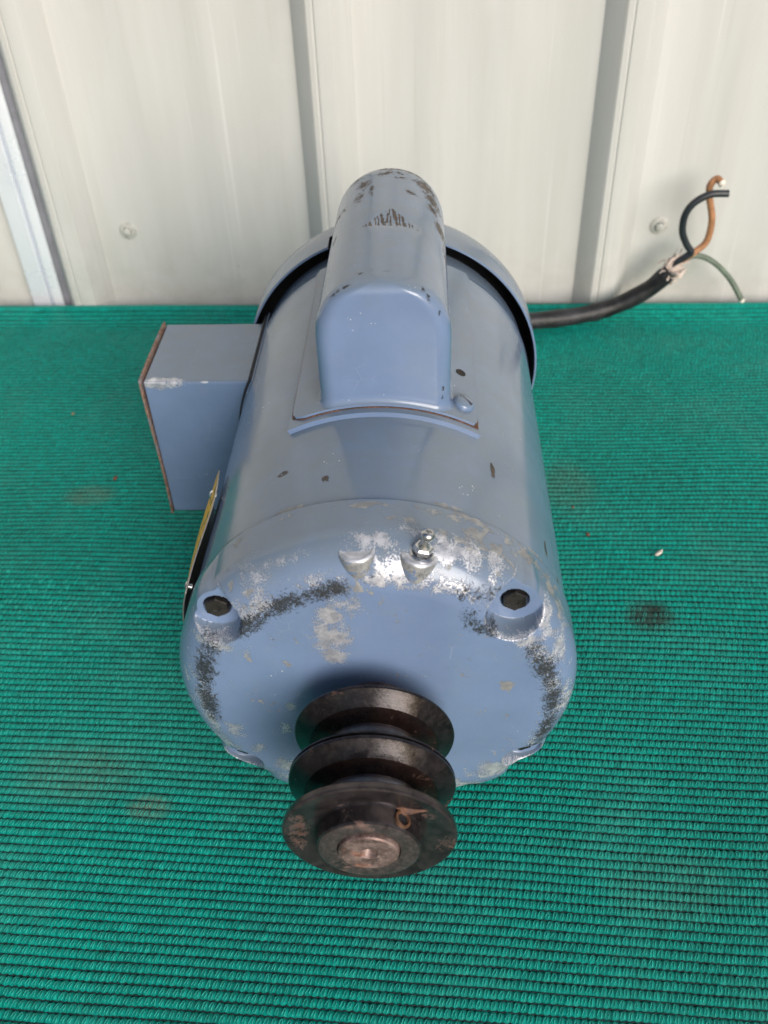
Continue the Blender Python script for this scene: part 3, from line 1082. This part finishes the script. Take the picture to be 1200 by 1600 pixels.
# bolts in their pockets
for bx, bz in BOLTS:
    c = Vector((bx / 1000, 0.0096, H + bz / 1000))
    bm = bmesh.new()
    lathe_axis(bm, [(0, .0050), (.0008, .0050), (.0010, .0044)], c, (0, -1, 0), 32)
    lathe_axis(bm, [(.0008, .0051), (.0042, .0051), (.0047, .0047), (.0048, .0018), (.0044, .0015), (.0044, 0)], c, (0, -1, 0), 6)
    mpart('bolt', finish(bm, ang=25), M_bolt)

# ---- capacitor cover
PAD = 0.0855
bm = bmesh.new()


def pad_edge(y):
    return (-26.4, 31.0)


cyl_patch(bm, -27.3, 31.6, 0.0832, 0.2300, 0.0820, 0.0853, 60, 40)
mpart('cover_pad', finish(bm), M_paint)


def fl_edge(y):
    k = max(0.0, 1 - (y - 0.0872) / 0.006)
    d_ = 4.0 * (1 - math.sqrt(max(0, 1 - k * k)))
    return (-25.6 + d_, 30.2 - d_ * 0.3)


bm = bmesh.new()
cyl_patch(bm, 0, 0, 0.0872, 0.2290, 0.0856, 0.0868, 60, 70, fl_edge)
cap = mpart('capacitor_cover', finish(bm), M_paint)
# dark crack line between flange and pad
bm = bmesh.new()
cyl_patch(bm, 0, 0, 0.0866, 0.2280, 0.0850, 0.0857, 60, 40, lambda y: (fl_edge(y + .0006)[0] - .75, 30.75))
mpart('cover_gap', finish(bm), metal_mat('rust_line', (0.05, 0.04, 0.035), (0.10, 0.07, 0.055), 0.8, 0, 0.8, (0.13, 0.06, 0.035)), cap)

# hump
CX, HW = 3.4, 28.2
Y0, Y1, ZT = 88.6, 226.0, 142.5
ZC = 113.0
per = 260


def ring_xy(wd, ya, yb, rc):
    """rounded rectangle outline, ordered, `per` points"""
    rc = min(rc, wd - 0.01, (yb - ya) / 2 - 0.01)
    rcb = min(26.0, wd - 0.01)
    segs = []
    L = []
    # start at middle front, go right (+x)
    nf, nc, ns, nb = 30, 16, 130, 26
    xs, ys_ = [], []
    tt = np.linspace(0, 1, nf, endpoint=False)
    xs += list(tt * (wd - rc)); ys_ += [ya] * nf
    a = np.linspace(0, PI / 2, nc, endpoint=False)
    xs += list(wd - rc + rc * np.sin(a)); ys_ += list(ya + rc - rc * np.cos(a))
    tt = np.linspace(0, 1, ns, endpoint=False)
    xs += [wd] * ns; ys_ += list(ya + rc + tt * (yb - rcb - ya - rc))
    a = np.linspace(0, PI / 2, nb, endpoint=False)
    xs += list(wd - rcb + rcb * np.cos(a)); ys_ += list(yb - rcb + rcb * np.sin(a))
    tt = np.linspace(0, 1, 4, endpoint=False)
    xs += list((1 - tt) * (wd - rcb)); ys_ += [yb] * 4
    xs.append(0.0); ys_.append(yb)
    xs, ys_ = np.array(xs), np.array(ys_)
    X = np.concatenate([xs, -xs[1:-1][::-1]])
    Y = np.concatenate([ys_, ys_[1:-1][::-1]])
    return X, Y


levels = []
for k in range(7):                      # flare at the foot
    q = k / 6
    levels.append(('foot', q))
for k in range(1, 26):
    levels.append(('wall', k / 26))
for k in range(0, 90):
    levels.append(('arch', k / 89))
rings = []
for kind, q in levels:
    if kind == 'foot':
        e = 1.6 * (1 - q) ** 2
        wd, ya, yb, rc = HW + e, Y0 - e, Y1 + e, 7 + e
        X, Y = ring_xy(wd, ya, yb, rc)
        zs_ = np.sqrt(86.75 ** 2 - (X + CX) ** 2) + 0.1 + 4.0 * q ** 1.3
    elif kind == 'wall':
        X, Y = ring_xy(HW, Y0, Y1, 7)
        zb_ = np.sqrt(86.75 ** 2 - (X + CX) ** 2) + 4.1
        zs_ = zb_ + (ZC - zb_) * q
    else:
        a = q * PI / 2
        nn = 2 / 2.35
        wd = max(HW * math.cos(a) ** nn, 0.02)
        zz = ZC + (ZT - ZC) * math.sin(a) ** nn
        rfr, rbk = 6.0, 24.0
        fy = Y0 + (rfr * (1 - math.sqrt(max(0, 1 - max(0, (zz - (ZT - rfr)) / rfr) ** 2))) if zz > ZT - rfr else 0)
        by = Y1 - (rbk * (1 - math.sqrt(max(0, 1 - max(0, (zz - (ZT - rbk)) / rbk) ** 2))) if zz > ZT - rbk else 0)
        X, Y = ring_xy(wd, fy, by, 7)
        zs_ = np.full(len(X), zz)
    rings.append(np.stack([X + CX, Y, zs_], -1))
P = np.stack(rings, 0)
# resample long side edges stay coarse in y; dent on the crown at y ~142..165
xx, yy_, zz = P[..., 0], P[..., 1], P[..., 2]
P[..., 0] = (xx - CX) * (1 - 0.06 * np.clip((yy_ - 95) / 130, 0, 1)) + CX
P[..., 2] = zz - 0.9 * np.exp(-((xx - 6) / 11) ** 2 - ((yy_ - 146) / 6) ** 2) * (zz > 125)
P = P / 1000
P[..., 2] += H
me = grid_mesh(P, closed_u=True, ang=0)
bm = bmesh.new()
bm.from_mesh(me)
bmesh.ops.remove_doubles(bm, verts=[v for v in bm.verts if v.co.z > H + 0.140], dist=0.00006)
bm.to_mesh(me)
bm.free()


def hump_zone(x, y, z, Z):
    top = z > 112
    # triangular scuff with vertical strokes
    w_ = np.clip((159.5 - y) / 17.0, 0, 1)
    tri = (y > 142.0) & (np.abs(x - 4.5 - 1.0) < 12.5 * w_) & top
    st = 0.5 + 0.5 * np.sin((x + 0.10 * y) * 3.4 + 1.5 * np.sin(x * 1.3))
    Z[:, 3] = np.maximum(Z[:, 3], tri * (0.10 + 0.75 * st))
    for bx, by, sx, sy, s_ in ((-10, 176, 3, 8, .52), (-8, 190, 4, 6, .52), (8, 207, 12, 4, .50), (24, 186, 5, 8, .56), (21, 195, 6, 6, .54), (28, 166, 3, 9, .52),
                               (4, 200, 10, 3, .46), (-19, 175, 4, 3, .5), (14, 180, 5, 3, .48), (30, 150, 2, 14, .42), (24, 176, 3, 4, .6), (17, 205, 6, 3, .55), (-4, 183, 1.5, 9, .5), (-12, 200, 4, 3, .5), (10, 195, 5, 2, .5), (-20, 150, 2, 5, .4)):
        blob(Z, 3, ((x - bx) / sx / 1.35) ** 2 + ((y - by) / sy / 1.35) ** 2 + (z < 100) * 9, s_ + .09)
    for bx, by, sx, sy, s_ in ((-10.5, 92, 2.4, 1.2, .62), (-5, 98, 1.4, 1.2, .62), (0, 99, 1.6, 1.0, .6), (-15, 92.0, 3, 1.2, .55), (6, 98.5, 1.8, .7, .6), (20, 92, 1.2, 1.2, .6),
                               (22, 90.5, 1.2, 1.2, .58), (27, 86.5, 1.8, 2, .5), (29, 89, 1, 2, .52)):
        blob(Z, 1, ((x - bx) / sx / 1.2) ** 2 + ((y - by) / sy / 1.2) ** 2 + (z < 122) * 9, s_ + .1)
    for bx, bz, s_ in ((28.2, 93, .62), (28.0, 88.5, .62), (26.5, 128, .56)):
        blob(Z, 1, ((x - bx) / .9) ** 2 + ((z - bz) / 1.8) ** 2 + np.clip((y - 92) / 2, 0, 9) ** 2, s_ + .12)
    for by, bx in ((118, 7), (110, 1)):
        pass


set_zone(me, hump_zone)
mpart('cover_dome', me, M_paint, cap)

# cover screws (slotted, painted over) and a dark disc drawn as a spare hole
for ang_, ysc in ((25.6, 0.0990),):
    c, ax = radial(ang_, 0.0866, ysc)
    bm = bmesh.new()
    lathe_axis(bm, [(0, .0049), (.0010, .0050), (.0019, .0046), (.0026, .0036), (.0030, .0022), (.0031, 0)], c, ax, 36)
    me = finish(bm, ang=60)
    sc_ = mpart('cover_screw', me, M_paint, cap)
    bm = bmesh.new()
    lathe_axis(bm, [(0, 0), (0.0001, .0001)], c, ax, 4)
    bm.free()
    bm = bmesh.new()
    e1 = ax.cross(Vector((0, 1, 0))).normalized()
    dirn = (e1 * 0.75 + Vector((0, 0.66, 0))).normalized()
    side = ax.cross(dirn)
    top = c + ax * 0.00275
    vs = []
    for dz_ in (-0.0004, 0.00042):
        for sa, sb in ((-1, -1), (1, -1), (1, 1), (-1, 1)):
            vs.append(bm.verts.new(top + dirn * sa * 0.0036 + side * sb * 0.00055 + ax * (dz_ if abs(sa) < 2 else 0)))
    for f in ((0, 1, 2, 3), (7, 6, 5, 4), (0, 4, 5, 1), (1, 5, 6, 2), (2, 6, 7, 3), (3, 7, 4, 0)):
        bm.faces.new([vs[i] for i in f])
    o = link_obj('slot', finish(bm, False), metal_mat('slot_grey', (0.05, 0.055, 0.07), (0.16, 0.18, 0.2), 0.7, 0, 0.3), sc_)  # dark grey bar set on the screw head as its slot
c, ax = radial(25.3, 0.08685, 0.1240)
bm = bmesh.new()  # disc with rust; its dark colour stands in for shade down the hole
lathe_axis(bm, [(0.0000, .0025), (0.00022, .0023), (0.00018, .0018), (0.00010, .0012), (0.00008, 0)], c, ax, 28)
mpart('hole_disc', finish(bm, ang=30), metal_mat('hole_shade_rust', (0.012, 0.010, 0.009), (0.03, 0.022, 0.018), 0.8, 0, 0.4), cap)

# ---- conduit box
XO, YB, YA, ZTB, ZBB = -0.1342, 0.1824, 0.2451, H + 0.0368, H - 0.0573
bm = round_box((XO, YB, ZBB), (-0.0600, YA, ZTB), 0.0013, 30)
cb = mpart('conduit_box', finish(bm, True, 50), M_box)
# lid (thin, slightly bowed, rusty edges)
nyy, nzz = 30, 40
Pf = np.zeros((nzz, nyy, 3))
bm = bmesh.new()
box_bm(bm, (XO - 0.0018, YB - 0.0010, ZBB - 0.0012), (XO - 0.0003, YA + 0.0010, ZTB + 0.0012), 0.0004, 2)
bmesh.ops.subdivide_edges(bm, edges=[e for e in bm.edges if e.calc_length() > 0.03], cuts=14, use_grid_fill=True)
for v in bm.verts:
    v.co.x += 0.0005 * math.sin((v.co.z - ZBB) / 0.094 * PI * 1.6) - 0.0004 * math.sin((v.co.y - YB) / 0.0627 * PI)
mpart('lid', finish(bm, True, 40), M_lid, cb)
# gasket hugging the shell
bm = bmesh.new()
cyl_patch(bm, -61.5, -130.0, YB - 0.0030, YA + 0.0035, 0.0828, 0.0846, 40, 2)
mpart('gasket', finish(bm), M_gasket)
bm = bmesh.new()
cyl_patch(bm, -60.6, -131.0, YB - 0.0060, YA + 0.0048, 0.0826, 0.0834, 40, 2)
mpart('box_seat', finish(bm), M_paint)

# ---- nameplate
bm = bmesh.new()


def pl_edge(y):
    t = (y - 0.0325) / (0.109 - 0.0325)
    return (-61.5 - 8.0 * (2 * t - 1.15) ** 2, -112)


cyl_patch(bm, 0, 0, 0.0325, 0.109, 0.0856, 0.0862, 30, 30, pl_edge)
for v in bm.verts:
    a_ = math.degrees(math.atan2(v.co.x, v.co.z - H))
    k_ = 0.0024 * math.sin(PI * min(1, max(0, (-61 - a_) / 51)) ** 0.8) * (0.4 + 0.6 * math.sin(PI * (v.co.y - 0.0325) / 0.0765))
    rr = math.hypot(v.co.x, v.co.z - H)
    v.co.x *= (rr + k_) / rr
    v.co.z = H + (v.co.z - H) * (rr + k_) / rr
mpl = finish(bm)
npl = mpart('nameplate', mpl, M_plate)
mpl.materials.append(M_plate_edge)
for p in mpl.polygons:
    c = p.center
    rr = math.hypot(c.x, c.z - H)
    if p.normal.dot(Vector((c.x, 0, c.z - H)).normalized()) < 0.6:
        p.material_index = 1
for yr in (0.090, 0.040):
    c, ax = radial(-67 if yr > .05 else -74, 0.0848, yr)
    bm = bmesh.new()
    lathe_axis(bm, [(0, .0014), (.0019, .0014), (.0020, .0024), (.0028, .0021), (.0033, .0011), (.0034, 0)], c, ax, 20)
    mpart('rivet', finish(bm, ang=60), M_zinc, npl)

# ---- mounting foot under the body
bm = bmesh.new()
for sx in (-1, 1):
    box_bm(bm, (sx * 0.030, 0.020, 0.0004), (sx * 0.056, 0.225, 0.0030), 0.0006, 1)
    box_bm(bm, (sx * 0.0300, 0.0206, 0.0028), (sx * 0.0330, 0.2244, 0.0165), 0.0006, 1)
box_bm(bm, (-0.0305, 0.030, 0.0004), (0.0305, 0.050, 0.0080), 0.0006, 1)
box_bm(bm, (-0.0305, 0.190, 0.0004), (0.0305, 0.210, 0.0080), 0.0006, 1)
mpart('mounting_foot', finish(bm, True, 30), M_rust)

# ---- shaft
bm = bmesh.new()
revolve(bm, [(-0.003, 0.0150), (-0.0085, 0.0150), (-0.0095, 0.0135), (-0.0095, 0.0112), (-0.0690, 0.0112), (-0.0700, 0.0109), (-0.0705, 0.0103), (-0.0705, 0.0034),
             (-0.0700, 0.0031), (-0.0680, 0.0016), (-0.0665, 0.0)], 72)
mpart('shaft', finish(bm, ang=25), M_shaft)

# ---- pulley
bm = bmesh.new()
def flange(y, r0=.0168, split=False):
    L = [(y, .0302), (y - .0006, .0314), (y - .0010, .0319)]
    if split:
        L += [(y - .0016, .0320), (y - .0018, .0302), (y - .0025, .0302), (y - .0027, .0320)]
        y -= .0016
    L += [(y - .0018, .0321), (y - .0024, .0318), (y - .0029, .0310), (y - .0062, .0262), (y - .0066, .0257), (y - .0062, .0252), (y - .0064, .0235),
          (y - .0072, .0205), (y - .0086, .0184), (y - .0104, .0172), (y - .0118, r0)]
    return L


prof = [(-.0130, .0112), (-.0130, .0170), (-.0136, .0176), (-.0165, .0178), (-.0170, .0200)]
prof += flange(-.0184) + [(-.0345, .0168), (-.0352, .0178)] + flange(-.0392, .0165, True) + [(-.0560, .0165), (-.0566, .0174),
        (-.0600, .0300), (-.0606, .0316), (-.0611, .0321), (-.0630, .0322), (-.0636, .0320), (-.0640, .0312), (-.0630, .0240), (-.0618, .0200), (-.0615, .0193), (-.0622, .0190),
        (-.0684, .0190), (-.0690, .0187), (-.0692, .0182)]
revolve(bm, prof, 144)
pul = mpart('pulley', finish(bm, ang=22), M_pulley)
bm = bmesh.new()
revolve(bm, [(-.0692, .0182), (-.0694, .0176), (-.0693, .0124), (-.0690, .0117), (-.0680, .0114)], 144)
mpart('hub_face', finish(bm, ang=40), M_hubface, pul)
# set screw: drilled boss on the hub flank
c, ax = radial(40, 0.0181, -0.0652)
bm = bmesh.new()
lathe_axis(bm, [(0.0, .0033), (.0018, .0033), (.0019, .0031), (.0019, .0024), (.0012, .0021)], c, ax, 28)
ssw = mpart('set_screw', finish(bm, ang=40), M_brass, pul)
bm = bmesh.new()
lathe_axis(bm, [(.0012, .0022), (.0011, .0010), (.00105, 0)], c, ax, 6)  # shallow floor, black in place of the shade in a deep hole
link_obj('socket', finish(bm), M_black, ssw)

# milled notch running up the front flange from the set screw
bm = bmesh.new()
nn_ = 10
L1, L2, L3 = [], [], []
for i in range(nn_ + 1):
    t = i / nn_
    rr = 0.0193 + 0.0085 * t
    a0 = R_(41 + 9 * t)
    hw_ = 0.0034 * (1 - t) ** 0.8 + 0.0001
    yq = -0.0615 - 0.0015 * t
    def P_(off, dy):
        return bm.verts.new((rr * math.sin(a0) + off * math.cos(a0), yq + dy, H + rr * math.cos(a0) - off * math.sin(a0)))
    L1.append(P_(-hw_, -0.0004)); L2.append(P_(0, -0.0012 * (1 - t) - 0.0008)); L3.append(P_(hw_, -0.0004))
for i in range(nn_):
    bm.faces.new((L1[i], L1[i + 1], L2[i + 1], L2[i]))
    bm.faces.new((L2[i], L2[i + 1], L3[i + 1], L3[i]))
mpart('set_screw_notch', finish(bm), metal_mat('notch_rust', (0.07, 0.045, 0.04), (0.16, 0.10, 0.085), 0.5, 0.3, 0.5, (0.15, 0.075, 0.05), 300), pul)

# ---- power cord
# it leaves the rear of the conduit box, low down, and runs along the foot of the wall
cable_pts = [(-0.098, 0.243, 0.045), (-0.098, 0.278, 0.036), (-0.080, 0.335, 0.014), (-0.035, 0.400, 0.0082), (0.030, 0.440, 0.0080), (0.0885, 0.4487, 0.0080),
             (0.1130, 0.4515, 0.0080), (0.1483, 0.4580, 0.0084), (0.1790, 0.4640, 0.0132), (0.2053, 0.4640, 0.0282), (0.2217, 0.4620, 0.0469)]
bm = bmesh.new()
tube(bm, spline(cable_pts, 14), lambda t: 0.0072 * (1 + 0.03 * math.sin(t * 60)), 18)
cord = mpart('power_cord', finish(bm, True, 60), M_cable)
wires = {
    'black': ([(0.2195, 0.4615, 0.0450), (0.2250, 0.461, 0.0540), (0.2310, 0.460, 0.0600), (0.2340, 0.459, 0.0640), (0.2285, 0.458, 0.0720), (0.223, 0.456, 0.0837), (0.2223, 0.454, 0.0976), (0.2272, 0.453, 0.1075), (0.2381, 0.453, 0.1137), (0.2514, 0.453, 0.1142)], M_wblack, .0028),
    'tan': ([(0.2215, 0.463, 0.0460), (0.2300, 0.465, 0.0540), (0.2400, 0.467, 0.0610), (0.2475, 0.468, 0.0692), (0.2480, 0.468, 0.0869), (0.2425, 0.468, 0.1050), (0.2408, 0.467, 0.1150), (0.2446, 0.466, 0.1205), (0.2478, 0.461, 0.1185)], M_wtan, .0027),
    'green': ([(0.2225, 0.464, 0.0460), (0.2320, 0.467, 0.0540), (0.243, 0.468, 0.0565), (0.257, 0.468, 0.0505), (0.2732, 0.468, 0.0355), (0.2852, 0.462, 0.0187)], M_wgreen, .0023)}
for nm, (pts, mt, rr) in wires.items():
    bm = bmesh.new()
    sp_ = spline(pts, 12)
    tube(bm, sp_, rr, 12)
    o = link_obj('wire', finish(bm, True, 60), mt, cord)
    o['label'] = nm + ' insulated wire with a cut end'
    # copper/whitish cut end
    if nm != 'black':
        bm = bmesh.new()
        dr = (sp_[-1] - sp_[-3]).normalized()
        tube(bm, [sp_[-1] - dr * 0.001, sp_[-1] + dr * 0.0003, sp_[-1] + dr * 0.0012, sp_[-1] + dr * 0.0016], lambda t: rr * (1.12 if t < .5 else .62), 12)
        link_obj('wire_tip', finish(bm, True, 60), M_wire_tip, cord)
# jute filler tufts at the cut sheath
bm = bmesh.new()
base = Vector((0.2217, 0.4615, 0.0475))
dirn = Vector((0.0140, 0.0030, 0.0150)).normalized()
for k in range(90):
    off = Vector((random.gauss(0, .0032), random.gauss(0, .0032), random.gauss(0, .0032)))
    a = base + off - dirn * random.uniform(-0.001, 0.005)
    tip = a + dirn * random.uniform(.003, .012) + Vector((random.gauss(0, .0028), random.gauss(0, .0028), random.gauss(-.0012, .003)))
    mid = (a + tip) / 2 + Vector((random.gauss(0, .0015), random.gauss(0, .0015), random.gauss(0, .0015)))
    r0 = random.uniform(.0008, .0024)
    tube(bm, spline([a, mid, tip], 4), lambda t, r0=r0: r0 * (1 - .7 * t), 6)
link_obj('filler_fibres', finish(bm, True, 60), M_jute, cord, 'stuff')

# ------------------------------------------------------------------ debris on the mat
def debris(name, label, cat, x, y, size, mt, n=7, stretch=(1, 1, .5), seed=0):
    rnd = random.Random(seed)
    bm = bmesh.new()
    bmesh.ops.create_icosphere(bm, subdivisions=2, radius=1.0)
    for v in bm.verts:
        k = 1 + 0.35 * mnoise.noise(v.co * 1.7 + Vector((seed * 3.1, 0, 0)))
        v.co = Vector((v.co.x * stretch[0], v.co.y * stretch[1], v.co.z * stretch[2])) * size * k
    bmesh.ops.rotate(bm, verts=bm.verts, matrix=Matrix.Rotation(rnd.uniform(0, 3), 3, 'Z'))
    zz = float(undul(np.array(x), np.array(y)))
    o = link_obj(name, finish(bm, True, 60), mt)
    o.location = (x, y, zz + 0.0009 + size * stretch[2] * 0.6)
    tag(o, label, cat)
    return o


M_chip = plain_mat('pale_chip', (0.62, 0.55, 0.48), 0.7, 0, 0.3, 500)
M_rchip = plain_mat('rust_chip', (0.18, 0.055, 0.035), 0.8, 0, 0.4, 500)
M_seed = plain_mat('tan_seed', (0.28, 0.2, 0.11), 0.8, 0, 0.3, 500)
debris('wood_chip', 'pale curled chip on the cloth right of the motor, above the dark oil spot', 'debris', 0.1651, 0.1765, .0019, M_chip, stretch=(2.0, .7, .5), seed=3)
debris('rust_flake', 'red-brown rust flake on the cloth close to the right side of the motor', 'debris', 0.1240, 0.1950, .0013, M_rchip, stretch=(1.2, .8, .5), seed=5)
debris('rust_flake', 'tiny brown flake on the cloth near the back right of the motor', 'debris', 0.1180, 0.2220, .0009, M_rchip, seed=6)
debris('seed_husk', 'tan seed husk on the cloth left of the box top corner', 'debris', -0.2010, 0.4010, .0018, M_seed, seed=8)
debris('leaf_crumb', 'brown leaf crumb on the cloth beside the lower corner of the box', 'debris', -0.1960, 0.2520, .0016, M_rchip, stretch=(1.3, .8, .4), seed=9)
debris('leaf_crumb', 'small dark crumb on the cloth at the far left of the box', 'debris', -0.2500, 0.3320, .0013, M_seed, seed=11)
for k in list(bpy.data.objects):
    if '_root' in k:
        del k['_root']
